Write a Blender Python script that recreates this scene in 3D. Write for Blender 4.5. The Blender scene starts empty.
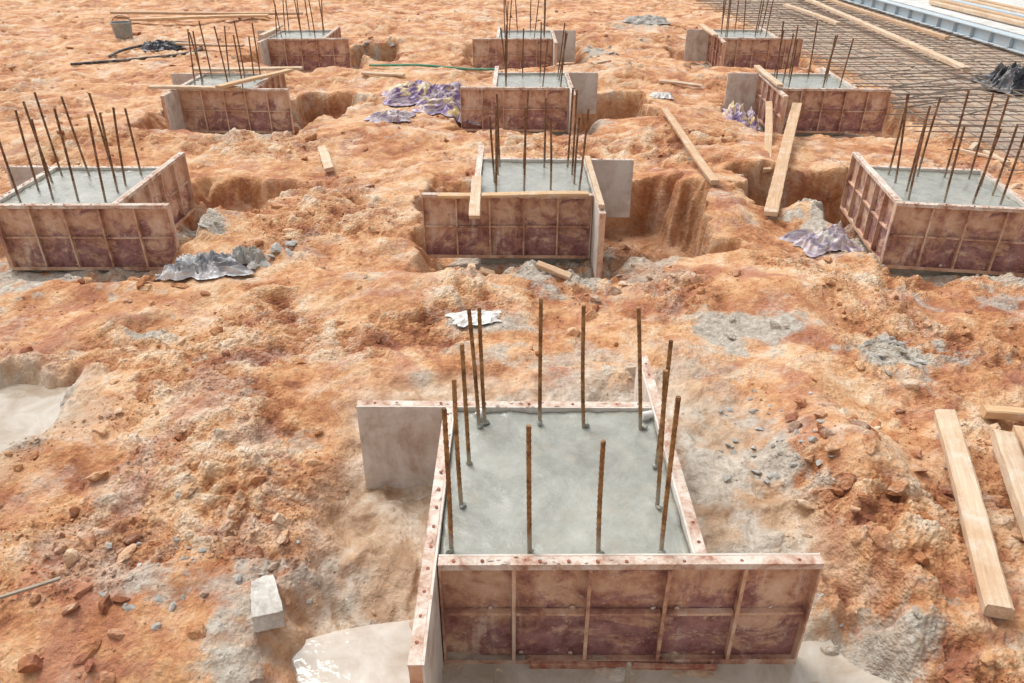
import bpy, bmesh, math, random
import numpy as np
from mathutils import Vector, Matrix
random.seed(7); rng=np.random.default_rng(11)
scene=bpy.context.scene
COL=scene.collection

# ------------------------------------------------------------ numpy noise
def _h(ix,iy,s):
    a=(ix.astype(np.int64)*374761393+iy.astype(np.int64)*668265263+s*1442695041)&0xffffffff
    a=((a^(a>>13))*1274126177)&0xffffffff
    a=((a^(a>>16))*2246822519)&0xffffffff
    return ((a^(a>>15))&0xffffff)/float(0x1000000)
def perlin(x,y,s=0):
    ix=np.floor(x);iy=np.floor(y);fx=x-ix;fy=y-iy
    u=fx*fx*fx*(fx*(fx*6-15)+10);v=fy*fy*fy*(fy*(fy*6-15)+10)
    def g(dx,dy):
        a=_h(ix+dx,iy+dy,s)*2*math.pi
        return np.cos(a)*(fx-dx)+np.sin(a)*(fy-dy)
    n0=g(0,0)*(1-u)+g(1,0)*u;n1=g(0,1)*(1-u)+g(1,1)*u
    return (n0*(1-v)+n1*v)*1.5
def fbm(x,y,o=4,s=0,gain=.5):
    r=0;a=1;f=1
    for i in range(o):
        r=r+a*perlin(x*f+i*17.3,y*f-i*9.1,s+i);a*=gain;f*=2.03
    return r
def worley(x,y,s=0,second=False):
    ix=np.floor(x);iy=np.floor(y);d=np.full(x.shape,9.0);d2=np.full(x.shape,9.0);cell=np.zeros(x.shape)
    for dx in(-1,0,1):
        for dy in(-1,0,1):
            h=_h(ix+dx,iy+dy,s);px=ix+dx+h;py=iy+dy+_h(ix+dx,iy+dy,s+77)
            q=(px-x)**2+(py-y)**2
            d2=np.minimum(d2,np.maximum(d,q));cell=np.where(q<d,h,cell);d=np.minimum(d,q)
    if second: return np.sqrt(d),np.sqrt(d2),cell
    return np.sqrt(d)
def sm(a,b,x):
    t=np.clip((x-a)/(b-a),0,1);return t*t*(3-2*t)

# ------------------------------------------------------------ site layout
PADS={'A':(.28,3.56,0,1),'B':(.28,9.25,0,-1),'C':(-5.2,8.9,-1,1),'D':(5.2,8.85,-8,1),
      'E':(-5.42,15.0,0,1),'F':(.38,15.1,0,-1),'G':(5.6,15.0,-3,1),
      'H':(-5.4,20.8,0,1),'I':(.35,20.8,0,-1),'J':(5.95,20.9,-3,1)}
PITS=[(.3,3.75,1.2,1.35,-.80,.62),
      (.1,8.9,1.0,1.1,-.86,.3),(1.75,9.35,.62,1.15,-1.28,.16),
      (-5.1,8.7,1.2,1.0,-.80,.3),(-3.9,10.0,.5,.6,-.95,.25),(5.3,8.6,1.1,1.0,-.84,.3),(4.1,10.2,.8,.65,-1.25,.2),
      (-5.3,14.7,1.3,1.2,-.86,.35),(-3.8,15.6,.5,.9,-1.15,.2),(.3,14.9,1.1,1.2,-.86,.3),(2.0,15.4,.6,1.1,-1.3,.18),
      (5.7,14.8,1.3,1.1,-.86,.3),(7.3,15.2,.5,1.0,-1.2,.2),(-5.2,20.6,1.4,1.2,-.84,.3),(-3.7,21.3,.5,.8,-1.15,.3),
      (.4,20.7,1.4,1.2,-.84,.3),(5.9,20.7,1.4,1.2,-.84,.3),(-4.6,4.75,.68,.62,-.76,.40),(-.85,2.6,.12,.35,-.81,.40),(1.95,2.65,.05,.3,-.81,.40)]
MOUNDS=[(2.45,4.2,.36,.85,.30),(3.3,3.2,.9,.8,.06),(-2.2,4.6,.7,.9,.10),(-2.3,3.0,.7,.5,.08),(2.55,9.6,.6,1.4,.26),(3.6,11.5,.8,1.2,.17),
        (-1.0,10.6,1.0,.7,.18),(-2.6,9.4,.8,1.0,.12),(-3.75,8.75,.4,.35,.22),(4.0,9.2,.5,.4,.22),(-.9,7.2,1.3,.35,.12),
        (2.6,7.0,.9,.5,.12),(-2.3,13.0,1.2,.8,.16),(3.0,13.6,.9,1.2,.15),(-7.5,12.5,1.2,.8,.2),(-2.0,18,1.5,.8,.16),(3,18.5,1.3,.9,.16),
        (-7,18.3,1.6,.9,.18),(-2.4,22.3,1.3,.8,.2),(2.8,23.3,1.4,.9,.2),(-8.4,24,2,1,.2),(-3,26,3,1,.14),(4,27,3,1,.1)]
CEM=[(2.17,6.34,.55,.9),(3.45,5.9,.5,.9),(-.3,6.45,.4,.8),(-3.4,6.2,.2,.8),(-3.85,8.65,.45,1),(4.1,9.3,.75,1),(3.6,10.2,.5,.8),
     (-3.9,22,.6,.9),(-2.0,3.05,.3,.6),(1.5,7.8,.7,.6),(.5,7.75,.9,.8),(-5.6,7.6,1.0,.9),(5.4,7.7,1.2,.7),(2.3,21.5,.7,.8),(1.5,13.9,.5,.7),
     (-4.6,13.3,.6,.6),(-4.3,4.8,.9,.7),(4.2,26,1.2,.7),(-1.6,7.3,.3,.5),(1.6,5.6,.7,.5),(.5,5.1,1.1,.6),(1.45,4.3,.6,.85),(1.45,3.4,.6,.8),(1.7,2.7,.8,.8),(.3,2.4,1.1,.7),(-.85,2.7,.8,.75),(-.8,4.7,.5,.5)]
def pitmask(x,y,p,n):
    cx,cy,hx,hy,fl,so=p
    qx=np.abs(x-cx)-hx;qy=np.abs(y-cy)-hy
    d=np.sqrt(np.maximum(qx,0)**2+np.maximum(qy,0)**2)+np.minimum(np.maximum(qx,qy),0)
    return 1-sm(-.02,so,d+n*.24)
def terrain(x,y):
    x=np.asarray(x,float);y=np.asarray(y,float)
    wx=x+.12*perlin(x*1.7,y*1.7,91)+.03*perlin(x*7,y*7,93);wy=y+.12*perlin(x*1.7,y*1.7,92)+.03*perlin(x*7,y*7,94)
    z=-.52+.09*fbm(x*.33,y*.33,3,1)+.05*fbm(wx*1.2,wy*1.2,3,5)
    for cx,cy,sx,sy,a in MOUNDS:
        z=z+a*np.exp(-(((x-cx)/sx)**2+((y-cy)/sy)**2))
    n=fbm(x*1.3,y*1.3,4,21)
    pm=np.zeros_like(x)
    slab=sm(7.5,8.3,x+n*.2)*sm(9.4,10.4,y+n*.3)
    z=z*(1-slab)+(-.56)*slab
    n2=n+.35*perlin(x*1.2,y*7.0,33)
    for i,p in enumerate(PITS):
        m=pitmask(x,y,p,n2 if (i and p[2]>.3 and p[1]>6) else n)
        fl=p[4]+.05*n
        if i==0: fl=fl+.095*np.clip(y-2.7,0,2)+.03*np.abs(x-.3)
        z=z*(1-m)+np.minimum(z,fl)*m
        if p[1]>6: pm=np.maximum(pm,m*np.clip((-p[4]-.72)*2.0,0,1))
    patch=sm(-.35,.55,fbm(x*.6,y*.6,4,44)-.04)
    rough=(.22+.86*patch)*(1-.82*slab)
    mA=pitmask(x,y,PITS[0],n); rough=rough*(1-mA)+.32*mA
    d1,d2,c1=worley(wx*2.6,wy*2.6,3,True);e1,e2,c2=worley(wx*6.3,wy*6.3,8,True);f1,f2,c3=worley(wx*15,wy*15,13,True)
    k1=(c1-.5)*sm(0,.25,d2-d1);k2=(c2-.45)*sm(0,.3,e2-e1);k3=(c3-.4)*sm(0,.35,f2-f1)
    g1=1-np.clip(worley(wx*30,wy*30,19)*1.3,0,1)
    rid=1-np.abs(fbm(wx*1.9,wy*1.9,3,61))*1.5
    far=np.clip((y-8)/14,0,1);near=1-sm(6,11,y)
    det=.065*k1+.05*k2*(1-.2*far)+.026*k3*(1-.6*far)*(1-.7*mA)+.04*(rid-.5)+.036*fbm(x*5,y*5,5,70,.56)+.016*g1*near*(1-mA)*sm(-.2,.5,fbm(x*1.8,y*1.8,3,99))
    z=z+det*rough
    # footprints and shovel drags left in the soft mud
    z=z+mA*(.010*np.sin(9*(x*.6+y)+6*perlin(x*1.3,y*1.3,222))-.03*sm(.25,.6,perlin(x*4.5,y*4.5,230)))
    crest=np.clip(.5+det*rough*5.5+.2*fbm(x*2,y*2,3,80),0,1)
    return z,pm,mA,crest,slab,patch
def cement(x,y,mA):
    n=fbm(x*2.3,y*2.3,5,50,.6)
    c=mA*.0
    for k,(cx,cy,a,m) in PADS.items():
        if k=='A':continue
        d=np.maximum(np.abs(x-cx),np.abs(y-cy))-.75
        c=np.maximum(c,.75*(1-sm(-.1,.55,d+.5*n)))
    for cx,cy,r,s in CEM:
        d=np.sqrt((x-cx)**2+(y-cy)**2)/r
        c=np.maximum(c,s*(1-sm(.3,1.15,d+.75*n)))
    sp=sm(.7,1.05,fbm(x*1.6+9,y*1.6,5,55,.65))*.5
    return np.clip(np.maximum(c,sp),0,1)
def hz(x,y): return float(terrain(np.array([x]),np.array([y]))[0][0])

# ------------------------------------------------------------ node helpers
class M:
    def __init__(s,name):
        s.m=bpy.data.materials.new(name);s.m.use_nodes=True;s.t=s.m.node_tree;s.t.nodes.clear()
        s.out=s.t.nodes.new('ShaderNodeOutputMaterial');s.b=s.t.nodes.new('ShaderNodeBsdfPrincipled')
        s.t.links.new(s.b.outputs[0],s.out.inputs[0]);s.tc=s.t.nodes.new('ShaderNodeTexCoord')
        s.co=s.tc.outputs['Object']
    def set(s,i,v):
        if hasattr(v,'is_output'): s.t.links.new(v,i)
        else: i.default_value=v
    def P(s,n,v): s.set(s.b.inputs[n],v)
    def mapping(s,sc,loc=(0,0,0),src=None):
        n=s.t.nodes.new('ShaderNodeMapping');s.t.links.new(src or s.co,n.inputs[0]);n.inputs['Scale'].default_value=sc;n.inputs['Location'].default_value=loc
        return n.outputs[0]
    def noise(s,scale,det=4,rough=.55,dist=0,src=None):
        n=s.t.nodes.new('ShaderNodeTexNoise');s.t.links.new(src or s.co,n.inputs['Vector'])
        n.inputs['Scale'].default_value=scale;n.inputs['Detail'].default_value=det;n.inputs['Roughness'].default_value=rough;n.inputs['Distortion'].default_value=dist
        return n.outputs[0]
    def vor(s,scale,src=None,f='F1'):
        n=s.t.nodes.new('ShaderNodeTexVoronoi');n.feature=f;s.t.links.new(src or s.co,n.inputs['Vector']);n.inputs['Scale'].default_value=scale
        return n.outputs['Distance']
    def ramp(s,f,stops):
        n=s.t.nodes.new('ShaderNodeValToRGB');s.t.links.new(f,n.inputs[0]);e=n.color_ramp.elements
        while len(e)<len(stops): e.new(.5)
        for i,(p,c) in enumerate(stops):
            e[i].position=p;e[i].color=(c[0],c[1],c[2],1) if not isinstance(c,(int,float)) else (c,c,c,1)
        return n.outputs[0]
    def mix(s,f,a,b,mode='MIX'):
        n=s.t.nodes.new('ShaderNodeMix');n.data_type='RGBA';n.blend_type=mode
        s.set(n.inputs[0],f)
        for i,v in((6,a),(7,b)):
            if isinstance(v,tuple): n.inputs[i].default_value=(v[0],v[1],v[2],1)
            else: s.t.links.new(v,n.inputs[i])
        return n.outputs[2]
    def math(s,op,a,b=0,clamp=False):
        n=s.t.nodes.new('ShaderNodeMath');n.operation=op;n.use_clamp=clamp;s.set(n.inputs[0],a);s.set(n.inputs[1],b);return n.outputs[0]
    def attr(s,name):
        n=s.t.nodes.new('ShaderNodeAttribute');n.attribute_name=name;return n.outputs['Fac']
    def sepz(s):
        n=s.t.nodes.new('ShaderNodeSeparateXYZ');s.t.links.new(s.co,n.inputs[0]);return n.outputs[2]
    def rnd(s):
        n=s.t.nodes.new('ShaderNodeObjectInfo');return n.outputs['Random']
    def bump(s,h,dist=.01,st=1.0,prev=None):
        n=s.t.nodes.new('ShaderNodeBump');s.set(n.inputs['Height'],h);n.inputs['Distance'].default_value=dist;s.set(n.inputs['Strength'],st)
        if prev: s.t.links.new(prev,n.inputs['Normal'])
        return n.outputs[0]

def clay_mat():
    m=M('clay_soil')
    a=m.noise(.55,4,.6,.4);b=m.noise(3.1,5,.68,.6);c=m.noise(16,4,.7);cr=m.attr('crest');gr=m.attr('grit')
    f=m.math('ADD',m.math('MULTIPLY',a,.40),m.math('MULTIPLY',b,.42))
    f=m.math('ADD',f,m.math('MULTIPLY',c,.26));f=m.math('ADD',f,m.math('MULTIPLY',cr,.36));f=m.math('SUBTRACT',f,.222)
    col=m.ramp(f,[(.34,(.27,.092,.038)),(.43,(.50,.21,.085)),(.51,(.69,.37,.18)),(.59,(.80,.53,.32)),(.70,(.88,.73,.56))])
    r=m.noise(1.7,5,.7,1.0,m.mapping((1,1,1),(31,7,3)))
    col=m.mix(m.ramp(r,[(.50,0.),(.64,.68)]),col,(.43,.165,.105))
    r2=m.noise(1.3,6,.75,.5,m.mapping((1,1,1),(-11,17,3)))
    col=m.mix(m.ramp(r2,[(.53,0.),(.67,.65)]),col,(.84,.71,.57))
    v=m.noise(55,3,.7)
    col=m.mix(m.math('MULTIPLY',m.ramp(v,[(.36,.55),(.50,0.)]),m.math('ADD',m.math('MULTIPLY',gr,.8),.2)),col,(.32,.14,.07))
    mo=m.attr('pit_shade')
    col=m.mix(m.math('MULTIPLY',mo,.8),col,m.ramp(b,[(.35,(.18,.068,.028)),(.6,(.40,.175,.08))]))  # shade of the deep pits painted into the soil as darker brown clay
    ce=m.attr('cement')
    cc=m.ramp(c,[(.3,(.34,.305,.25)),(.5,(.50,.455,.385)),(.7,(.69,.65,.575))])
    e=m.math('ADD',ce,m.math('MULTIPLY',m.math('SUBTRACT',b,.5),1.0),True)
    cf=m.ramp(e,[(.25,0.),(.80,.9)])
    mu=m.attr('mud')
    q=m.noise(2.2,6,.64,1.0,m.mapping((1,1,1),(3,9,1)))
    mc=m.ramp(q,[(.36,(.34,.205,.115)),(.46,(.47,.32,.20)),(.55,(.56,.425,.30)),(.66,(.66,.565,.455))])
    mc2=m.mix(m.ramp(c,[(.36,.5),(.5,0.)]),mc,(.36,.25,.16))
    col=m.mix(m.math('MULTIPLY',mu,.92),col,mc2)
    col=m.mix(m.math('MULTIPLY',cf,m.math('SUBTRACT',1.0,m.math('MULTIPLY',mu,.18))),col,cc)
    m.P('Base Color',col)
    rr=m.math('SUBTRACT',.92,m.math('MULTIPLY',mu,m.ramp(q,[(.36,.38),(.54,.76)])))
    m.P('Roughness',rr);m.P('Specular IOR Level',.5)
    h=m.math('ADD',m.noise(24,6,.64),m.math('MULTIPLY',c,.5))
    g2=m.math('MULTIPLY',m.math('MULTIPLY',gr,m.math('SUBTRACT',1.0,mu)),.45)
    h=m.math('SUBTRACT',h,m.math('MULTIPLY',m.vor(34,m.mapping((1,1,1.4))),g2))
    st=m.math('SUBTRACT',.95,m.math('MULTIPLY',mu,.40))
    n=m.bump(h,.045,st);m.P('Normal',n)
    return m.m
CLAY=clay_mat()

def wood_mat(name,c1,c2,dirt=(.52,.33,.19),amt=.5):
    m=M(name);g=m.noise(1,6,.65,1.2,m.mapping((1.5,38,38)));big=m.noise(2.2,5,.7)
    col=m.ramp(g,[(.3,c2),(.62,c1)])
    col=m.mix(m.ramp(big,[(.44,0.),(.60,amt)]),col,dirt)
    col=m.mix(m.ramp(m.noise(7,6,.7),[(.54,0.),(.68,.75)]),col,(.64,.58,.50))
    kn=m.vor(1,m.mapping((1.6,9,9)))
    col=m.mix(m.ramp(kn,[(.05,.8),(.12,0.)]),col,(.30,.17,.09))
    m.P('Base Color',col);m.P('Roughness',.82);m.P('Normal',m.bump(m.math('ADD',g,m.noise(30,5,.7)),.008,.8));return m.m
WOOD=wood_mat('weathered_timber',(.66,.44,.27),(.40,.25,.14),amt=.7)
WOODP=wood_mat('pale_timber',(.74,.57,.41),(.50,.37,.25),amt=.7)
WOODY=wood_mat('yellow_timber',(.72,.48,.27),(.54,.34,.18),amt=.5)

def panel_mat(name,dark):
    m=M(name)
    a=m.noise(2.2,6,.66,.8);b=m.noise(9,6,.72,.4);r=m.rnd()
    f=m.math('ADD',m.math('ADD',m.math('MULTIPLY',a,.65),m.math('MULTIPLY',b,.4)),m.math('MULTIPLY',m.math('SUBTRACT',r,.5),.08))
    col=m.ramp(f,[(.36,(.20,.08,.06)),(.44,(.40,.20,.14)),(.51,(.58,.35,.23)),(.60,(.69,.48,.35)),(.74,(.77,.65,.55))])
    s=m.noise(1,5,.7,.3,m.mapping((7,7,1.2)))
    col=m.mix(m.ramp(s,[(.54,0.),(.65,.7)]),col,(.72,.58,.48))
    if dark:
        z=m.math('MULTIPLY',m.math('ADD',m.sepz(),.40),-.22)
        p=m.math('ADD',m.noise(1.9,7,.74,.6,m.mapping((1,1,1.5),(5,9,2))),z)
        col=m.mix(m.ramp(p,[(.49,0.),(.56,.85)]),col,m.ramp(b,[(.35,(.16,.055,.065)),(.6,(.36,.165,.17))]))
        col=m.mix(m.ramp(m.noise(24,5,.75),[(.59,0.),(.67,.7)]),col,(.66,.54,.45))
    m.P('Base Color',col);m.P('Roughness',.6);m.P('Metallic',.1);m.P('Normal',m.bump(b,.008,.7));return m.m
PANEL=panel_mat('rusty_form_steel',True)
RIB=panel_mat('form_steel_rib',False)
def rim_mat():
    m=M('concrete_stained_steel')
    col=m.ramp(m.noise(6,7,.74,.4),[(.36,(.36,.17,.11)),(.46,(.56,.40,.31)),(.56,(.70,.60,.52)),(.75,(.79,.73,.66))])
    m.P('Base Color',col);m.P('Roughness',.85);m.P('Normal',m.bump(m.noise(45,6,.7),.008,.7));return m.m
RIM=rim_mat()
def face_mat():
    m=M('cement_coated_panel_face')
    z=m.noise(1,6,.7,.4,m.mapping((4,4,1.4)))
    col=m.ramp(m.math('ADD',m.math('MULTIPLY',m.noise(3,7,.7,.4),.6),m.math('MULTIPLY',z,.4)),[(.36,(.40,.29,.22)),(.46,(.58,.51,.44)),(.56,(.70,.66,.60)),(.72,(.78,.75,.70))])
    m.P('Base Color',col);m.P('Roughness',.8);m.P('Normal',m.bump(m.noise(40,6,.7),.005,.6));return m.m
FACE=face_mat()
def bolt_mat():
    m=M('red_rust_bolt');m.P('Base Color',m.ramp(m.noise(30,3,.6),[(.4,(.20,.05,.03)),(.6,(.36,.12,.07))]));m.P('Roughness',.8);return m.m
BOLT=bolt_mat()
def redp():
    m=M('red_oxide_paint');m.P('Base Color',m.ramp(m.noise(12,6,.7),[(.4,(.30,.09,.05)),(.6,(.48,.28,.19))]));m.P('Roughness',.8);return m.m
REDP=redp()
def conc_mat():
    m=M('wet_concrete')
    col=m.ramp(m.math('ADD',m.math('MULTIPLY',m.noise(1.6,5,.65,.6),.6),m.math('MULTIPLY',m.noise(8,7,.7,.3),.4)),[(.36,(.22,.22,.19)),(.5,(.31,.312,.272)),(.64,(.40,.40,.355))])
    col=m.mix(m.ramp(m.noise(3.1,5,.6,1.5,m.mapping((1,1,1),(3,8,1))),[(.54,0.),(.66,.4)]),col,(.37,.325,.25))
    m.P('Base Color',col);m.P('Roughness',m.ramp(m.noise(2.4,5,.6),[(.42,.14),(.60,.42)]));m.P('Specular IOR Level',.55)
    m.P('Normal',m.bump(m.math('ADD',m.math('MULTIPLY',m.noise(14,6,.6),.7),m.math('MULTIPLY',m.noise(2.4,5,.6,1.2),1.6)),.012,.6));return m.m
CONC=conc_mat()
def dryc_mat(name='dry_concrete',k=1.0):
    m=M(name)
    col=m.ramp(m.noise(7,8,.75),[(.34,(.38*k,.34*k,.29*k)),(.5,(.58*k,.55*k,.50*k)),(.66,(.76*k,.73*k,.68*k))])
    m.P('Base Color',col);m.P('Roughness',.9);m.P('Normal',m.bump(m.noise(30,7,.75),.015,.8));return m.m
DRYC=dryc_mat('dry_concrete',1.05); GREY=dryc_mat('grey_mortar',.75)
def rebar_mat(name,c1,c2,c3):
    m=M(name);z=m.sepz()
    col=m.ramp(m.noise(13,5,.7),[(.35,c1),(.5,c2),(.66,c3)])
    zz=m.math('ADD',z,m.math('MULTIPLY',m.math('SUBTRACT',m.noise(7,3),.5),.5))
    col=m.mix(m.ramp(zz,[(.05,.85),(.17,0.)]),col,(.38,.33,.26))
    m.P('Base Color',col);m.P('Roughness',.7);m.P('Metallic',.2);m.P('Normal',m.bump(m.noise(70,4,.7),.004,.7));return m.m
REB=rebar_mat('rusty_rebar',(.12,.05,.02),(.26,.13,.045),(.44,.26,.11))
REB2=rebar_mat('dark_rusty_rebar',(.08,.035,.02),(.18,.085,.04),(.32,.18,.09))
def mat_mesh_mat():
    m=M('mat_rebar');col=m.ramp(m.noise(5,5,.7),[(.35,(.15,.11,.085)),(.6,(.34,.28,.23))]);m.P('Base Color',col);m.P('Roughness',.7);return m.m
MATR=mat_mesh_mat()
def cloth_mat(name,stops,rough=.55,sc=3.0,dirt=(.66,.50,.35),da=.7):
    m=M(name);col=m.ramp(m.noise(sc,3,.5,1.0),stops)
    col=m.mix(m.ramp(m.noise(6,6,.7),[(.48,0.),(.64,da)]),col,dirt)
    m.P('Base Color',col);m.P('Roughness',rough);m.P('Normal',m.bump(m.noise(14,5,.6,.8),.02,.5));return m.m
PURP=cloth_mat('purple_printed_sacking',[(.38,(.12,.07,.20)),(.43,(.24,.16,.36)),(.47,(.66,.60,.60)),(.51,(.20,.12,.30)),(.55,(.16,.09,.26)),(.58,(.60,.46,.18)),(.66,(.70,.62,.55))],.5,1.5)
GSACK=cloth_mat('grey_plastic',[(.35,(.16,.16,.18)),(.48,(.38,.38,.40)),(.6,(.70,.69,.69))],.22,3,da=.35)
BLK=cloth_mat('black_plastic',[(.4,(.02,.021,.026)),(.7,(.06,.06,.075))],.3,3,(.3,.24,.2),.3)
RAG=cloth_mat('muddy_lilac_sacking',[(.38,(.28,.19,.32)),(.46,(.58,.52,.54)),(.55,(.30,.24,.34)),(.65,(.72,.66,.60))],.6,2.0)
def plain(name,c,r=.6,metal=0):
    m=M(name);n=m.noise(6,6,.7)
    col=m.mix(m.ramp(n,[(.45,0.),(.7,.55)]),(c[0],c[1],c[2]),(.60,.48,.36))
    m.P('Base Color',col);m.P('Roughness',r);m.P('Metallic',metal);m.P('Normal',m.bump(n,.004,.5));return m.m
GREEN=plain('green_pipe_paint',(.06,.28,.17));BLKP=plain('black_hose_rubber',(.03,.03,.035));WHT=plain('white_pvc',(.72,.71,.68),.4)
BLUE=plain('pale_blue_form_paint',(.45,.55,.62),.5);BUCK=plain('bucket_plastic',(.25,.27,.26),.5)
def slabm():
    m=M('pale_concrete_slab');col=m.ramp(m.noise(1.2,7,.7),[(.35,(.48,.46,.42)),(.6,(.70,.69,.67))]);m.P('Base Color',col);m.P('Roughness',.8);m.P('Normal',m.bump(m.noise(20,6,.7),.01,.5));return m.m
SLAB=slabm()
def waterm():
    m=M('milky_muddy_water');col=m.ramp(m.noise(1.8,6,.65,1.5),[(.35,(.42,.33,.24)),(.5,(.54,.46,.37)),(.65,(.64,.58,.50))])
    m.P('Base Color',col);m.P('Roughness',.05);m.P('Alpha',.80);m.P('Specular IOR Level',.8);m.P('Normal',m.bump(m.noise(7,3,.5),.006,.6));return m.m
WATER=waterm()

# ------------------------------------------------------------ mesh helpers
def mk(name,verts,faces,mat,parent=None,loc=(0,0,0),smooth=False,mats=None,midx=None,rot=None):
    me=bpy.data.meshes.new(name);me.from_pydata([tuple(v) for v in verts],[],[tuple(f) for f in faces]);me.update()
    for mm in (mats or [mat]): me.materials.append(mm)
    if midx is not None: me.polygons.foreach_set('material_index',midx)
    if smooth: me.polygons.foreach_set('use_smooth',[True]*len(me.polygons))
    ob=bpy.data.objects.new(name,me);COL.objects.link(ob);ob.location=loc
    if rot is not None: ob.rotation_euler=rot
    if parent: ob.parent=parent
    return ob
def fixn(ob):
    bm=bmesh.new();bm.from_mesh(ob.data);bmesh.ops.recalc_face_normals(bm,faces=bm.faces);bm.to_mesh(ob.data);bm.free()
def bevel(ob,w=.004,seg=2):
    b=ob.modifiers.new('bevel','BEVEL');b.width=w;b.segments=seg;b.limit_method='ANGLE'
def empty(name,loc,rz=0):
    e=bpy.data.objects.new(name,None);COL.objects.link(e);e.location=loc;e.rotation_euler=(0,0,rz);e.empty_display_size=.2;return e
BF=[(0,3,2,1),(4,5,6,7),(0,1,5,4),(1,2,6,5),(2,3,7,6),(3,0,4,7)]
def boxv(x0,x1,y0,y1,z0,z1):
    return [(x0,y0,z0),(x1,y0,z0),(x1,y1,z0),(x0,y1,z0),(x0,y0,z1),(x1,y0,z1),(x1,y1,z1),(x0,y1,z1)]
def big_mesh(name,V,F,mat,attrs=None,smooth=True):
    me=bpy.data.meshes.new(name);V=np.ascontiguousarray(V,dtype=np.float32);F=np.ascontiguousarray(F,dtype=np.int32)
    k=F.shape[1];me.vertices.add(len(V));me.vertices.foreach_set('co',V.ravel())
    me.loops.add(F.size);me.loops.foreach_set('vertex_index',F.ravel())
    me.polygons.add(len(F));me.polygons.foreach_set('loop_start',np.arange(0,F.size,k,dtype=np.int32))
    me.update(calc_edges=True)
    if smooth: me.polygons.foreach_set('use_smooth',np.ones(len(F),bool))
    else: me.polygons.foreach_set('use_smooth',np.zeros(len(F),bool))
    for n,a in (attrs or {}).items():
        at=me.attributes.new(n,'FLOAT','POINT');at.data.foreach_set('value',np.ascontiguousarray(a,dtype=np.float32))
    me.materials.append(mat);ob=bpy.data.objects.new(name,me);COL.objects.link(ob);return ob

# ------------------------------------------------------------ GROUND (one sheet)
ys=np.concatenate([-np.geomspace(200,.5,26),np.linspace(0,1.95,30),np.geomspace(2.0,34,1000),np.geomspace(35,600,40)])
s=np.concatenate([-np.geomspace(60,1.02,45),np.linspace(-1,1,940),np.geomspace(1.02,60,45)])
Yg,Sg=np.meshgrid(ys,s,indexing='ij')
hw=.9+.74*np.clip(Yg,1.0,40)
Xg=Sg*hw
Z,pm,mA,crest,slab,patch=terrain(Xg,Yg)
far=np.clip((np.abs(Xg)-40)/60,0,1)+np.clip((Yg-40)/60,0,1)+np.clip((-Yg-20)/40,0,1);far=np.clip(far,0,1)
Z=Z*(1-far)+(-.55)*far
cem=cement(Xg,Yg,mA*0);cem=np.maximum(cem,slab*.62)
mud=np.clip(mA*1.0+(1-sm(.8,1.4,np.sqrt(((Xg+4.4)/.95)**2+((Yg-4.8)/.95)**2)+.3*perlin(Xg*2,Yg*2,4)))*.9,0,1)
nr,nc=Xg.shape
idx=np.arange(nr*nc).reshape(nr,nc)
F=np.stack([idx[:-1,:-1],idx[:-1,1:],idx[1:,1:],idx[1:,:-1]],-1).reshape(-1,4)
big_mesh('ground',np.stack([Xg,Yg,Z],-1).reshape(-1,3),F,CLAY,{'cement':cem.ravel(),'mud':mud.ravel(),'crest':crest.ravel(),'pit_shade':(pm*np.clip(.75+.3*perlin(Xg*3,Yg*3,7),0,1)).ravel(),'grit':np.clip(patch+.1,0,1).ravel()})

# ------------------------------------------------------------ CLODS / STONES
def chunk(sub,seed):
    r=random.Random(seed);bm=bmesh.new();bmesh.ops.create_icosphere(bm,subdivisions=sub,radius=1)
    for k in range(13):
        d=Vector((r.gauss(0,1),r.gauss(0,1),r.gauss(0,1))).normalized();c=r.uniform(.35,.8)
        for v in bm.verts:
            q=v.co.dot(d)
            if q>c: v.co-=d*(q-c)
    for v in bm.verts: v.co*=1.15+r.uniform(-.10,.10)
    V=np.array([v.co[:] for v in bm.verts]);F=np.array([[v.index for v in f.verts] for f in bm.faces]);bm.free();return V,F
CH=[chunk(2,i) for i in range(12)];CH3=[chunk(3,50+i) for i in range(10)];CH1=[chunk(1,90+i) for i in range(12)]
def scatter(name,xs,ysc,sz,mat,flat=.72,ch=CH,sink=.25,cemv=None):
    z,pmm,ma,cr,_s,_p=terrain(xs,ysc);VV=[];FF=[];cr2=[];cm=[];mu=[];mo=[];off=0
    cv=cement(xs,ysc,ma*0) if cemv is None else np.full(len(xs),cemv)
    for i in range(len(xs)):
        V,Fq=ch[i%len(ch)];a=random.uniform(0,6.28);b=random.uniform(-.5,.5);c=random.uniform(-.5,.5)
        R=np.array((Matrix.Rotation(a,3,'Z')@Matrix.Rotation(b,3,'X')@Matrix.Rotation(c,3,'Y')))
        sc=np.array([random.uniform(.75,1.45),random.uniform(.6,1.1),random.uniform(.5,1.0)*flat])*sz[i]
        P=(V*sc)@R.T+np.array([xs[i],ysc[i],z[i]+sz[i]*flat*(.6-sink)])
        VV.append(P);FF.append(Fq+off);off+=len(V);o1=np.ones(len(V))
        cr2.append(o1*np.clip(cr[i]+random.uniform(-.35,.3),0,1));cm.append(o1*cv[i]);mu.append(o1*ma[i]*.8);mo.append(o1*pmm[i]*.8)
    return big_mesh(name,np.concatenate(VV),np.concatenate(FF),mat,{'cement':np.concatenate(cm),'mud':np.concatenate(mu),'crest':np.concatenate(cr2),'pit_shade':np.concatenate(mo)},smooth=False)
def clear(x,y,marg=0.0):
    ok=np.ones(len(x),bool)
    for k,(cx,cy,a,m) in PADS.items():
        ok&=~((np.abs(x-cx)<.80+marg)&(np.abs(y-cy)<.80+marg))
    return ok
def wet(x,y): return ((x<-3.7)&(np.abs(y-4.8)<.85))|((x<-.55)&(x>-1.2)&(y<3.1))
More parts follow.
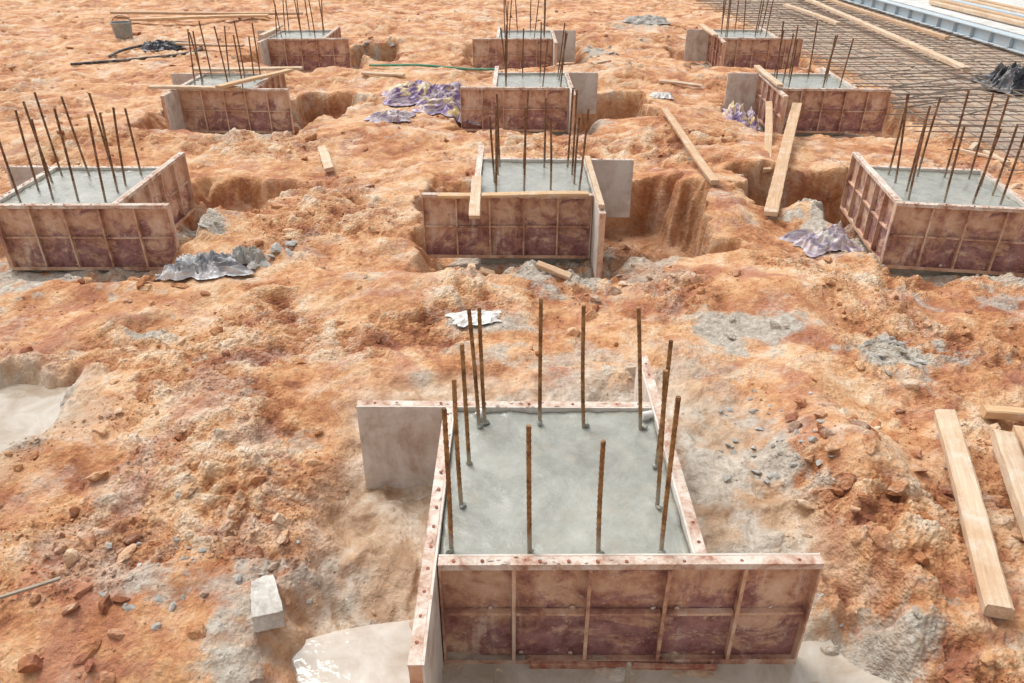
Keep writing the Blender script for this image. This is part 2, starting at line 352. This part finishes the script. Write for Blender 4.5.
def field(N,y0,y1,th,k,am):
    yy=np.exp(rng.uniform(math.log(y0),math.log(y1),N));xx=rng.uniform(-1,1,N)*(.9+.74*yy)
    z_,_,ma_,_,_,pa_=terrain(xx,yy)
    dens=fbm(xx*.8,yy*.8,5,200,.6)
    keep=(rng.random(N)<np.clip((th+dens*k)*(.15+pa_),.015,1)*(1-am*ma_))&clear(xx,yy)&~((xx>7.6)&(yy>9.6))&~wet(xx,yy)
    return xx[keep],yy[keep]
xx,yy=field(26000,2.3,30,.22,1.2,.93)
sz=np.clip(.008*(1-rng.random(len(xx)))**-.58,.006,.075)*(.75+.05*yy)
big=sz>.015*(.75+.05*yy)
scatter('dirt_clods',xx[big],yy[big],np.clip(sz[big],.01,.10),CLAY,.8,CH,.3)
xx,yy=field(60000,2.3,12,.24,1.2,.95)
scatter('dirt_crumbs',xx,yy,rng.uniform(.004,.011,len(xx))*(.8+.05*yy),CLAY,.9,CH1,.15)
N=200;yy=np.exp(rng.uniform(math.log(2.5),math.log(26),N));xx=rng.uniform(-1,1,N)*(.9+.74*yy)
yy=np.concatenate([yy,rng.normal(4.3,.5,24),rng.normal(3.5,.5,10),rng.normal(7.3,.3,12)]);xx=np.concatenate([xx,rng.normal(2.4,.2,24),rng.normal(-2.2,.35,10),rng.normal(-4.2,.6,12)])
mAq=pitmask(xx,yy,PITS[0],xx*0);k=clear(xx,yy,.1)&(mAq<.2)&~((xx>7.6)&(yy>9.6))&~wet(xx,yy);xx=xx[k];yy=yy[k]
scatter('clay_boulders',xx,yy,rng.uniform(.03,.085,len(xx)),CLAY,.75,CH3,.45)
cl=[(-2.0,3.05,.28,14,.028),(2.0,4.35,.25,16,.035),(1.75,4.6,.2,12,.03),(-2.75,7.95,.25,10,.09),(3.45,5.9,.3,16,.05),(-3.62,5.1,.04,2,.07),(-2.1,3.5,.25,10,.025),
    (.9,8.0,.5,14,.04),(-4.0,22,.6,18,.1),(-3.9,8.7,.35,14,.05),(4.1,9.3,.5,18,.05),(1.9,5.0,.4,14,.03),(-1.5,3.2,.3,8,.025),(1.9,3.1,.3,6,.018),(2.3,21.6,.6,14,.08)]
X=[];Y=[];S=[]
for cx,cy,r,n,q in cl:
    for i in range(n): X.append(random.gauss(cx,r*.6));Y.append(random.gauss(cy,r*.6));S.append(q*random.uniform(.4,1.15))
X=np.array(X);Y=np.array(Y);S=np.array(S);k=clear(X,Y)
scatter('concrete_rubble',X[k],Y[k],S[k],GREY,.6,CH3,.3)

# ------------------------------------------------------------ FORMWORK
HP=.80;TP=.075;CI=.665
def panel(par,name,side,mirror,Lp=2.0,start=0):
    V=[];Fc=[];MI=[]
    def add(x0,x1,y0,y1,z0,z1,mi):
        o=len(V);V.extend(boxv(x0,x1,y0,y1,z0,z1));Fc.extend([tuple(o+i for i in f) for f in BF]);MI.extend([mi]*6)
    g=.003
    add(0,Lp,0,.012,-HP,0,2)
    add(.0005,Lp-.0005,.0121,.016,-HP+.001,-.001,0)
    add(0,Lp,.0162,TP,-.012,-.0005,1)
    add(0,Lp,.0162,TP,-HP+.0005,-HP+.012,4)
    add(.0005,.012,.0162,TP-g,-HP+.0125,-.0125,4);add(Lp-.012,Lp-.0005,.0162,TP-g,-HP+.0125,-.0125,4)
    nb=4 if Lp>1.6 else 2
    xs=[.012]
    for i in range(1,nb+1):
        x=Lp*i/(nb+1)+random.uniform(-.01,.01);xs.append(x)
        add(x-.004,x+.004,.0162,TP-.012,-HP+.0125,-.0125,4);add(x-.010,x+.010,TP-.0118,TP-2*g,-HP+.0412,-.0415,4)
    xs.append(Lp-.012)
    for i in range(nb+1): add(xs[i]+.012,xs[i+1]-.012,.0162,TP-.022,-HP*.5-.009,-HP*.5+.009,4)
    add(0.001,Lp-.001,TP-.006,TP-.0005,-.040,-.0125,1);add(.001,Lp-.001,TP-.006,TP-.0005,-HP+.0125,-HP+.04,4)
    x=.08
    while x<Lp-.02:
        o=len(V);r=.010
        for z in(-.001,.0035):
            for k in range(8): V.append((x+r*math.cos(k*math.pi/4),.047+r*math.sin(k*math.pi/4),z))
        for k in range(8): Fc.append((o+k,o+(k+1)%8,o+8+(k+1)%8,o+8+k));MI.append(3)
        Fc.append(tuple(o+8+k for k in range(8)));MI.append(3)
        x+=random.choice([.15,.15,.3])
    for k in range(34):
        cx=random.uniform(.02,Lp-.02);cy=random.uniform(.004,TP-.006);q=random.uniform(.004,.015);Vc,Fq=random.choice(CH);o=len(V)
        V.extend([(cx+v[0]*q*1.6,cy+v[1]*q*.7,v[2]*q*.4) for v in Vc]);Fc.extend([tuple(int(o+j) for j in f) for f in Fq]);MI.extend([1]*len(Fq))
    for k in range(10):
        cx=random.uniform(.05,Lp-.05);q=random.uniform(.008,.015);Vc,Fq=random.choice(CH);o=len(V);zc=random.choice([-HP+.05,-HP*.5+.02,-.06])
        V.extend([(cx+v[0]*q*1.5,.022+v[1]*q*.6,zc+v[2]*q*1.2) for v in Vc]);Fc.extend([tuple(int(o+j) for j in f) for f in Fq]);MI.extend([1]*len(Fq))
    dirs=[((1,0),(0,-1),(-CI,-CI)),((0,1),(1,0),(CI,-CI)),((-1,0),(0,1),(CI,CI)),((0,-1),(-1,0),(-CI,CI))]
    d,n,o=dirs[side]
    tw=random.uniform(-.010,.010);tz=random.uniform(-.008,.008)
    out=[]
    for x,y,z in V:
        bow=.007*math.sin(x*2.2+side);yy_=y+bow+tw*(x/Lp);X_=o[0]+d[0]*(x+start)+n[0]*yy_;Y_=o[1]+d[1]*(x+start)+n[1]*yy_
        out.append((X_*mirror,Y_,z+.03+tz*(x-1)+.005*math.sin(x*3+side*2)))
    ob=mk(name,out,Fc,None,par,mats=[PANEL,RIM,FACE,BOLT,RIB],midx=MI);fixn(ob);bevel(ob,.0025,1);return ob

def bar(V,F,base,tip,r=.0155,n=7,bend=None):
    b=Vector(base);t=Vector(tip);L=(t-b).length;rings=max(12,int(L/.018));d=(t-b).normalized()
    u=d.orthogonal().normalized();w=d.cross(u);bx=random.uniform(-.012,.012) if bend is None else bend;by=random.uniform(-.01,.01) if bend is None else 0
    o=len(V)
    for i in range(rings+1):
        s_=i/rings;c=b+(t-b)*s_+(u*bx+w*by)*math.sin(s_*math.pi)
        rr=r*(1.13 if i%2 else .95)
        for k in range(n):
            a=k*2*math.pi/n+.25*(i%2);p=c+(u*math.cos(a)+w*math.sin(a))*rr;V.append(tuple(p))
    for i in range(rings):
        for k in range(n): F.append((o+i*n+k,o+i*n+(k+1)%n,o+(i+1)*n+(k+1)%n,o+(i+1)*n+k))
    F.append(tuple(o+rings*n+k for k in range(n)));F.append(tuple(o+k for k in range(n))[::-1])

ABARS=[((-.33,2.95),(-.325,2.98),.90),((-.28,3.3),(-.30,3.3),.86),((-.26,3.68),(-.28,3.66),.86),((-.21,4.06),(-.26,4.05),.88),((-.17,4.1),(-.20,4.1),.86),
       ((.19,4.1),(.175,4.1),.92),((.495,4.07),(.43,4.05),.90),((.87,4.05),(.755,4.02),.90),((.88,3.65),(.885,3.66),.88),((.84,3.28),(.80,3.35),.88),((.80,2.93),(.775,2.93),1.0),
       ((.10,2.95),(.08,2.95),.82),((.474,2.93),(.445,2.96),.72)]
for key,(cx,cy,rot,mir) in PADS.items():
    rz=math.radians(rot);e=empty('footing_formwork',(cx,cy,0),rz)
    if key=='D':
        panel(e,'front_panel',0,1,2.0,-.08);panel(e,'left_panel',1,-1);panel(e,'back_panel',2,-1,1.33);panel(e,'right_panel',1,1,1.33)
    else:
        for i,nm in enumerate(['front_panel','right_panel','back_panel','left_panel']): panel(e,nm,i,mir,1.36 if (key=='C' and i==3) else 2.0)
    n=60;V=[];F_=[];q=CI-.002
    g=np.linspace(-q,q,n);gx,gy=np.meshgrid(g,g);zz=-.016+.008*fbm(gx*2+cx*3,gy*2+cy,4,300)+.004*fbm(gx*8+cx,gy*8+cy,4,301,.6)
    edge=np.minimum(q-np.abs(gx),q-np.abs(gy));zz+= .014*np.exp(-edge/.03)*(.5+fbm(gx*6+cx,gy*6,3,305))
    V=[(gx[i,j],gy[i,j],zz[i,j]) for i in range(n) for j in range(n)]
    F_=[(i*n+j,i*n+j+1,(i+1)*n+j+1,(i+1)*n+j) for i in range(n-1) for j in range(n-1)]
    ring=[j for j in range(n)]+[i*n+n-1 for i in range(1,n)]+[(n-1)*n+j for j in range(n-2,-1,-1)]+[i*n for i in range(n-2,0,-1)]
    o=len(V)
    for r_ in ring: V.append((V[r_][0],V[r_][1],-1.0))
    m_=len(ring)
    for k in range(m_): F_.append((ring[(k+1)%m_],ring[k],o+k,o+(k+1)%m_))
    mk('concrete_footing',V,F_,CONC,None,(cx,cy,0),smooth=True,rot=(0,0,rz))
    V=[];F_=[]
    if key=='A':
        for (bx,by),(tx,ty),h in ABARS: bar(V,F_,(bx-cx,by-cy,-.3),(tx-cx,ty-cy,h),.0125)
    else:
        a=.47;pts=[]
        for i in range(4):
            q_=-a+2*a*i/3;pts+=[(q_,-a),(q_,a)]
            if 0<i<3: pts+=[(-a,q_),(a,q_)]
        if cy>13: pts=[p for k,p in enumerate(pts) if k not in (2,5)]
        lean=.12 if cy>13 else .08
        for (bx,by) in pts:
            bx+=random.uniform(-.04,.04);by+=random.uniform(-.04,.04)
            h=random.uniform(.78,1.08);bar(V,F_,(bx,by,-.3),(bx*(1+random.uniform(-.05,.22))+random.gauss(0,lean*.5),by+random.gauss(0,lean*.5),h),r=.0130)
    ob=mk('starter_rebar',V,F_,REB if key=='A' else REB2,None,(cx,cy,0),smooth=False,rot=(0,0,rz))
    if key=='A':
        VV=[];FF=[]
        for bx,by in [b[0] for b in ABARS]:
            Vc,Fq=random.choice(CH);o=len(VV);q_=random.uniform(.02,.03)
            VV.extend([(bx-cx+v[0]*q_,by-cy+v[1]*q_,.0+v[2]*q_*.7) for v in Vc]);FF.extend([tuple(int(o+j) for j in f) for f in Fq])
        mk('mortar_lumps',VV,FF,CONC,e,smooth=True)

# ------------------------------------------------------------ TIMBER
def plank(name,p0,p1,w,h,mat,roll=0,z0=None,z1=None,parent=None,lift=0.0):
    if z0 is None: z0=hz(*p0)+h*.5+lift
    if z1 is None: z1=hz(*p1)+h*.5+lift
    a=Vector((p0[0],p0[1],z0));b=Vector((p1[0],p1[1],z1));L=(b-a).length;n=max(6,int(L/.12));V=[];F_=[]
    sd=random.uniform(0,50);ch=min(w,h)*.14;k=min(.012,.004*L)
    prof=[(-w/2+ch,-h/2),(w/2-ch,-h/2),(w/2,-h/2+ch),(w/2,h/2-ch),(w/2-ch,h/2),(-w/2+ch,h/2),(-w/2,h/2-ch),(-w/2,-h/2+ch)]
    for i in range(n+1):
        x=-L/2+L*i/n
        for (y,z) in prof:
            V.append((x+ (random.uniform(-.012,.012) if i in(0,n) else 0),y*(1+random.uniform(-.045,.045))+k*math.sin(x*math.pi/L+sd),z*(1+random.uniform(-.05,.05))+k*math.sin(x*math.pi/L*1.5+sd)))
    for i in range(n):
        for k2 in range(8): F_.append((i*8+k2,i*8+(k2+1)%8,(i+1)*8+(k2+1)%8,(i+1)*8+k2))
    F_.append(tuple(range(8))[::-1]);F_.append(tuple(n*8+k2 for k2 in range(8)))
    ob=mk(name,V,F_,mat,parent);fixn(ob)
    d=(b-a).normalized();up=Vector((0,0,1));y=up.cross(d).normalized();z=d.cross(y)
    Mx=Matrix((d,y,z)).transposed().to_4x4();Mx.translation=(a+b)/2;ob.matrix_world=Mx@Matrix.Rotation(roll,4,'X')
    return ob
plank('timber_beam',(3.22,4.62),(2.68,2.86),.14,.10,WOODP,.15,z0=-.32,z1=-.38)
plank('timber_beam',(3.50,4.36),(3.02,2.75),.14,.10,WOODP,-.1,z0=-.32,z1=-.38)
plank('timber_beam',(3.72,4.45),(3.30,2.7),.16,.06,WOOD,.05,z0=-.33,z1=-.42)
plank('timber_offcut',(3.72,4.92),(4.2,4.88),.10,.08,WOODY,0)
plank('scaffold_plank',(2.74,14.0),(2.66,9.62),.11,.06,WOOD,.1,z0=hz(2.72,14)+.12,z1=hz(2.68,9.65)+.08)
plank('scaffold_plank',(5.15,14.0),(3.2,8.95),.17,.05,WOOD,.05,z0=-.18,z1=-.38)
plank('scaffold_plank',(4.75,14.4),(3.75,10.9),.12,.05,WOOD,.1,z0=-.24,z1=-.42)
plank('timber_offcut',(-3.05,12.1),(-2.7,11.0),.14,.06,WOODP,.2,lift=.05)
plank('timber_offcut',(.28,7.55),(.62,7.35),.08,.06,WOOD,.3,lift=.02)
plank('timber_offcut',(-.35,7.5),(-.2,7.55),.10,.09,WOOD,.3,lift=.02)
plank('timber_board',(-.43,9.0),(-.40,7.72),.12,.04,WOODP,0,z0=.08,z1=.06)
plank('timber_board',(-.85,8.44),(.88,8.46),.11,.035,WOODY,0,z0=.055,z1=.055)
plank('timber_board',(.995,8.0),(.985,9.9),.07,.04,WOODP,0,z0=.072,z1=.07)
plank('timber_board',(-6.55,14.15),(-4.9,14.12),.14,.05,WOODP,0,z0=.08,z1=.08)
plank('timber_board',(-5.15,13.8),(-4.4,15.7),.15,.05,WOODY,0,z0=.15,z1=.10)
plank('timber_board',(-6.3,15.75),(-4.2,15.9),.16,.05,WOODP,0,z0=.10,z1=.08)
plank('timber_board',(4.85,14.2),(4.95,16.1),.12,.05,WOODP,0,z0=.09,z1=.09)
plank('timber_board',(5.05,20.1),(5.1,22.0),.14,.05,WOODP,0,z0=.09,z1=.09)
plank('timber_board',(-6.2,20.05),(-6.2,21.9),.14,.05,WOODP,0,z0=.09,z1=.09)
plank('timber_board',(-12.5,26.8),(-8.2,27.6),.3,.08,WOODY,0,lift=.1)
plank('timber_board',(-13.5,27.7),(-7.2,28.3),.25,.08,WOOD,0,lift=.12)
plank('timber_board',(-9.6,22.1),(-7.2,21.6),.16,.06,WOOD,0,lift=.05)
for a_,b_ in (((-3.4,18.0),(-2.4,17.6)),((3.2,17.2),(4.1,17.0)),((-8.6,10.8),(-7.8,11.1)),((1.9,19),(2.4,19.6))): plank('timber_offcut',a_,b_,.1,.05,WOODP,.2,lift=.03)
plank('wooden_stake',(-3.2,2.95),(-2.62,3.12),.020,.018,REB2,.1,lift=.04)
plank('red_timber_strip',(.10,2.80),(1.15,2.795),.03,.05,REDP,0,z0=-.755,z1=-.76)

def tube(name,pts,r,mat,n=8,cyc=False):
    cu=bpy.data.curves.new(name,'CURVE');cu.dimensions='3D';cu.bevel_depth=r;cu.bevel_resolution=3;sp=cu.splines.new('NURBS');sp.points.add(len(pts)-1)
    for i,p in enumerate(pts): sp.points[i].co=(p[0],p[1],p[2],1)
    sp.use_endpoint_u=True;sp.order_u=4;sp.use_cyclic_u=cyc;cu.materials.append(mat);cu.use_fill_caps=True
    ob=bpy.data.objects.new(name,cu);COL.objects.link(ob);return ob
tube('green_pipe',[(x,18.95+.1*math.sin(x),hz(x,18.95)+.09) for x in np.linspace(-3.4,-.4,7)],.03,GREEN)
hp=[(-10.2,20.3),(-10.6,21.5),(-10.0,22.8),(-8.8,22.6),(-8.2,21.6),(-8.6,20.4),(-9.6,19.7),(-10.8,19.5)]
tube('black_hose',[(x,y,hz(x,y)+.06) for x,y in hp],.035,BLKP)
tube('tie_rod',[(-.09,2.66,-.9),(-.09,2.66,-.70),(-.10,2.66,-.60),(-.075,2.65,-.575),(-.06,2.66,-.60)],.010,REB)
tube('tie_rod',[(.62,2.64,-.9),(.62,2.64,-.72),(.62,2.64,-.66),(.625,2.64,-.52)],.013,REB2)
for (x,y,a) in ((.90,4.14,.3),(-.22,4.15,1.2)):
    tube('pvc_spacer',[(x-.035*math.cos(a),y-.035*math.sin(a),.03),(x-.012*math.cos(a),y-.012*math.sin(a),.03),(x+.012*math.cos(a),y+.012*math.sin(a),.03),(x+.035*math.cos(a),y+.035*math.sin(a),.03)],.026,WHT)
V=[];F_=[];n=24
for r,z in((.17,0),(.21,.34),(.225,.34),(.225,.37),(.205,.37),(.165,.02)):
    for k in range(n): V.append((r*math.cos(k*2*math.pi/n),r*math.sin(k*2*math.pi/n),z))
for i in range(5):
    for k in range(n): F_.append((i*n+k,i*n+(k+1)%n,(i+1)*n+(k+1)%n,(i+1)*n+k))
F_.append(tuple(range(n))[::-1]);F_.append(tuple(5*n+k for k in range(n)))
bx,by=-11.2,23.4;be=empty('plastic_bucket',(bx,by,hz(bx,by)));mk('pail',V,F_,BUCK,be,smooth=False).scale=(1.3,1.3,1.3)
h_=tube('handle',[(.28*math.cos(t),.05,.46+.2*math.sin(t)) for t in np.linspace(0,math.pi,7)],.008,BLKP);h_.parent=be

# ------------------------------------------------------------ SACKS / TARPS
def sack(name,cx,cy,sx,sy,hh,mat,seed,rot=0,n=90,fr=1.0):
    u=np.linspace(-1,1,n);U,Vv=np.meshgrid(u,u)
    R=np.maximum(np.abs(U),np.abs(Vv));ang=np.arctan2(Vv,U)
    out=1+.38*perlin(np.cos(ang)*1.6+seed,np.sin(ang)*1.6,seed)+.14*perlin(np.cos(ang)*4+seed,np.sin(ang)*4,seed+3)
    l=np.sqrt(U**2+Vv**2)+1e-6;k=R/l*out*.5+.5*out
    X_=U*k*sx*.5;Y_=Vv*k*sy*.5
    X_=X_+.12*sx*.5*perlin(U*2.2+seed,Vv*2.2,seed+5);Y_=Y_+.12*sy*.5*perlin(U*2.2,Vv*2.2+seed,seed+6)
    c,s_=math.cos(rot),math.sin(rot);XX=cx+X_*c-Y_*s_;YY=cy+X_*s_+Y_*c
    A=U*fr+.25*perlin(U*1.5,Vv*1.5,seed+1);B=Vv*fr+.25*perlin(U*1.5,Vv*1.5,seed+2)
    r1=1-np.abs(perlin(A*1.6+seed,B*1.0,seed+7))*2.4;r2=1-np.abs(perlin(A*1.8+B*1.6,B*2.6-A*1.0+seed,seed+8))*2.4;r3=1-np.abs(perlin(A*5-B*3,B*4+A*2,seed+9))*2
    fall=1-sm(.7,1.0,R)*.85
    z=terrain(XX,YY)[0];z=z*.4+np.percentile(z,70)*.6
    zz=z+.01+hh*fall*np.clip(.35+.45*r1+.33*r2+.12*r3,-.02,2)*(.7+.3*(1-R))
    Vt=np.stack([XX-cx,YY-cy,zz],-1).reshape(-1,3);i=np.arange(n*n).reshape(n,n)
    Fq=np.stack([i[:-1,:-1],i[:-1,1:],i[1:,1:],i[1:,:-1]],-1).reshape(-1,4)
    ob=big_mesh(name,Vt,Fq,mat);ob.location=(cx,cy,0)
    return ob
sack('grey_plastic_sack',-3.42,7.6,.9,.6,.15,GSACK,3,.2,120,2.3)
sack('mortar_sack',-2.98,7.85,.35,.35,.15,GREY,9,.5,50)
sack('purple_tarpaulin',-1.75,15.9,1.6,1.5,.26,PURP,14,.2,120,1.0)
sack('purple_tarpaulin',-1.15,15.0,1.5,1.0,.20,PURP,24,-.3,100,1.0)
sack('purple_tarpaulin',-2.25,14.2,.9,.7,.14,RAG,27,.3,60)
sack('purple_cement_bag',4.35,14.6,.75,1.2,.26,PURP,33,-.2,70)
sack('muddy_sack',3.72,8.4,1.0,.55,.14,RAG,41,.25,90,1.3)
sack('black_tarpaulin',11.2,17.0,1.7,1.7,.5,BLK,52,0,90,1.4)
sack('black_rag',-9.6,21.9,1.0,.7,.2,BLK,60,.2,50)
sack('cement_bag',3.1,16.0,.45,.35,.08,WHT,63,0,40)
sack('paper_sheet',-.32,6.45,.5,.28,.04,WHT,70,.1,50)
sack('cement_bag',4.4,26.5,1.5,.9,.2,GREY,75,0,40)

# ------------------------------------------------------------ broken concrete block
bm=bmesh.new();bmesh.ops.create_cube(bm,size=1);bmesh.ops.subdivide_edges(bm,edges=bm.edges,cuts=7,use_grid_fill=True)
for v in bm.verts:
    v.co.x*=.32;v.co.y*=.15*(1-.15*v.co.x/.16);v.co.z*=.12
    e_=(abs(v.co.x)/.16)**4;v.co*=1-.05*e_*random.random();v.co+=Vector([random.uniform(-.003,.003) for _ in range(3)])
    if v.co.x>.10 and v.co.y>0: v.co.x-=.5*v.co.y
me=bpy.data.meshes.new('concrete_block');bm.to_mesh(me);bm.free();me.materials.append(DRYC)
ob=bpy.data.objects.new('concrete_block',me);COL.objects.link(ob);ob.location=(-1.42,3.03,hz(-1.42,3.03)+.04);ob.rotation_euler=(.1,.05,math.radians(112));bevel(ob,.006,2)

# ------------------------------------------------------------ puddles
def puddle(name,cx,cy,rx,ry,z,seed):
    n=60;V=[(cx,cy,z)];F_=[]
    for k in range(n):
        a=k*2*math.pi/n;q=1+.15*math.sin(3*a+seed)+.1*math.sin(5*a+2*seed)
        V.append((cx+rx*q*math.cos(a),cy+ry*q*math.sin(a),z))
    for k in range(n): F_.append((0,1+k,1+(k+1)%n))
    return mk(name,V,F_,WATER)
puddle('muddy_puddle',-4.6,4.8,1.15,1.1,-.665,1)
puddle('muddy_puddle',.45,2.45,2.1,.95,-.762,4)

# ------------------------------------------------------------ rebar mat, slab and forms (upper right)
V=[];F_=[]
def rod(p,q,r,n=5):
    p=Vector(p);q=Vector(q);d=(q-p).normalized();u=d.orthogonal().normalized();w=d.cross(u);o=len(V)
    for c in(p,q):
        for k in range(n):
            a=k*2*math.pi/n;V.append(tuple(c+(u*math.cos(a)+w*math.sin(a))*r))
    for k in range(n): F_.append((o+k,o+(k+1)%n,o+n+(k+1)%n,o+n+k))
x=7.5
while x<13.1:
    y=10.6+random.uniform(-.5,.8)
    while y<33:
        y2=y+3.0;rod((x+random.uniform(-.03,.03),y,-.44+random.uniform(-.02,.02)),(x+random.uniform(-.03,.03),y2,-.44+random.uniform(-.02,.02)),.011);y=y2-.15
    x+=.33
y=10.9
while y<33:
    x=7.2+random.uniform(-.35,.3)
    while x<13:
        rod((x,y+random.uniform(-.03,.03),-.425+random.uniform(-.02,.03)),(min(x+2.1,13.15),y+random.uniform(-.03,.03),-.425+random.uniform(-.02,.03)),.011);x+=2.0
    y+=.36
for k in range(14):
    y=random.uniform(11,20);x=random.uniform(7.0,8.5);rod((x,y,-.4),(x+random.uniform(1,2.5),y+random.uniform(-.6,.6),-.35+random.uniform(0,.15)),.014)
mk('rebar_mat',V,F_,MATR)
mk('concrete_slab',boxv(14.6,60,8,90,-.7,-.30),BF,SLAB)
plank('timber_beam',(11.6,34),(10.3,18.0),.18,.10,WOODP,0,z0=-.30,z1=-.33)
plank('timber_beam',(12.2,34),(12.1,22.5),.14,.10,WOOD,0,z0=-.30,z1=-.33)
plank('timber_beam',(9.9,30),(10.2,25.5),.16,.10,WOODP,0,z0=-.30,z1=-.33)
def ibeam(name,x,y0,y1,mat,w=.3,h=.35,z=-.48):
    V=[];F2=[];
    for b in(boxv(x-w/2,x+w/2,y0,y1,z,z+.04),boxv(x-.03,x+.03,y0+.001,y1-.001,z+.041,z+h-.041),boxv(x-w/2,x+w/2,y0,y1,z+h-.04,z+h)):
        o=len(V);V.extend(b);F2.extend([tuple(o+i for i in f) for f in BF])
    y=y0+.6
    while y<y1:
        for sx in(-1,1):
            a,b_=sorted((x+sx*.031,x+sx*(w/2-.01)));o=len(V);V.extend(boxv(a,b_,y,y+.02,z+.041,z+h-.041));F2.extend([tuple(o+i for i in f) for f in BF])
        y+=1.0
    ob=mk(name,V,F2,mat);bevel(ob,.006,1);return ob
ibeam('steel_form_rail',13.45,12,34,BLUE);ibeam('steel_form_rail',14.2,14,36,SLAB,.45,.3)
for k in range(5): plank('timber_beam',(15.3+k*.45,15+k),(15.2+k*.5,30+k),.18,.12,(WOODP,WOOD,BLUE)[k%3],0,z0=-.2,z1=-.2)
for k in range(7):
    x=random.uniform(6.9,7.5);y=random.uniform(11,20);plank('timber_offcut',(x,y),(x+random.uniform(-.5,.5),y+random.uniform(.4,1)),.07,.04,WOODP,.1,lift=.04)

# ------------------------------------------------------------ light (bright overcast)
w=bpy.data.worlds.new('World');scene.world=w;w.use_nodes=True;nt=w.node_tree;nt.nodes.clear()
o=nt.nodes.new('ShaderNodeOutputWorld');b=nt.nodes.new('ShaderNodeBackground');sk=nt.nodes.new('ShaderNodeTexSky');sk.sky_type='NISHITA';sk.sun_disc=False
EL=math.radians(58);AZ=math.radians(-40)
sk.sun_elevation=EL;sk.sun_rotation=AZ;sk.dust_density=4;sk.air_density=1.0
hs=nt.nodes.new('ShaderNodeHueSaturation');hs.inputs['Saturation'].default_value=.10;hs.inputs['Value'].default_value=1.35
nt.links.new(sk.outputs[0],hs.inputs['Color']);nt.links.new(hs.outputs[0],b.inputs[0]);nt.links.new(b.outputs[0],o.inputs[0]);b.inputs[1].default_value=.15
L=bpy.data.lights.new('sun','SUN');L.energy=1.5;L.angle=math.radians(24);L.color=(1,.96,.90);so=bpy.data.objects.new('sun',L);COL.objects.link(so)
d=Vector((math.sin(AZ)*math.cos(EL),math.cos(AZ)*math.cos(EL),math.sin(EL)));so.rotation_euler=d.to_track_quat('Z','Y').to_euler();so.location=d*20
scene.view_settings.view_transform='Standard';scene.view_settings.look='None';scene.view_settings.exposure=0
cam=bpy.data.cameras.new('camera');cam.lens=26.72;cam.sensor_width=36;cam.clip_end=1500;co=bpy.data.objects.new('camera',cam);COL.objects.link(co)
co.location=(0,0,3.0);co.rotation_euler=(math.radians(90-30.15),0,0);scene.camera=co
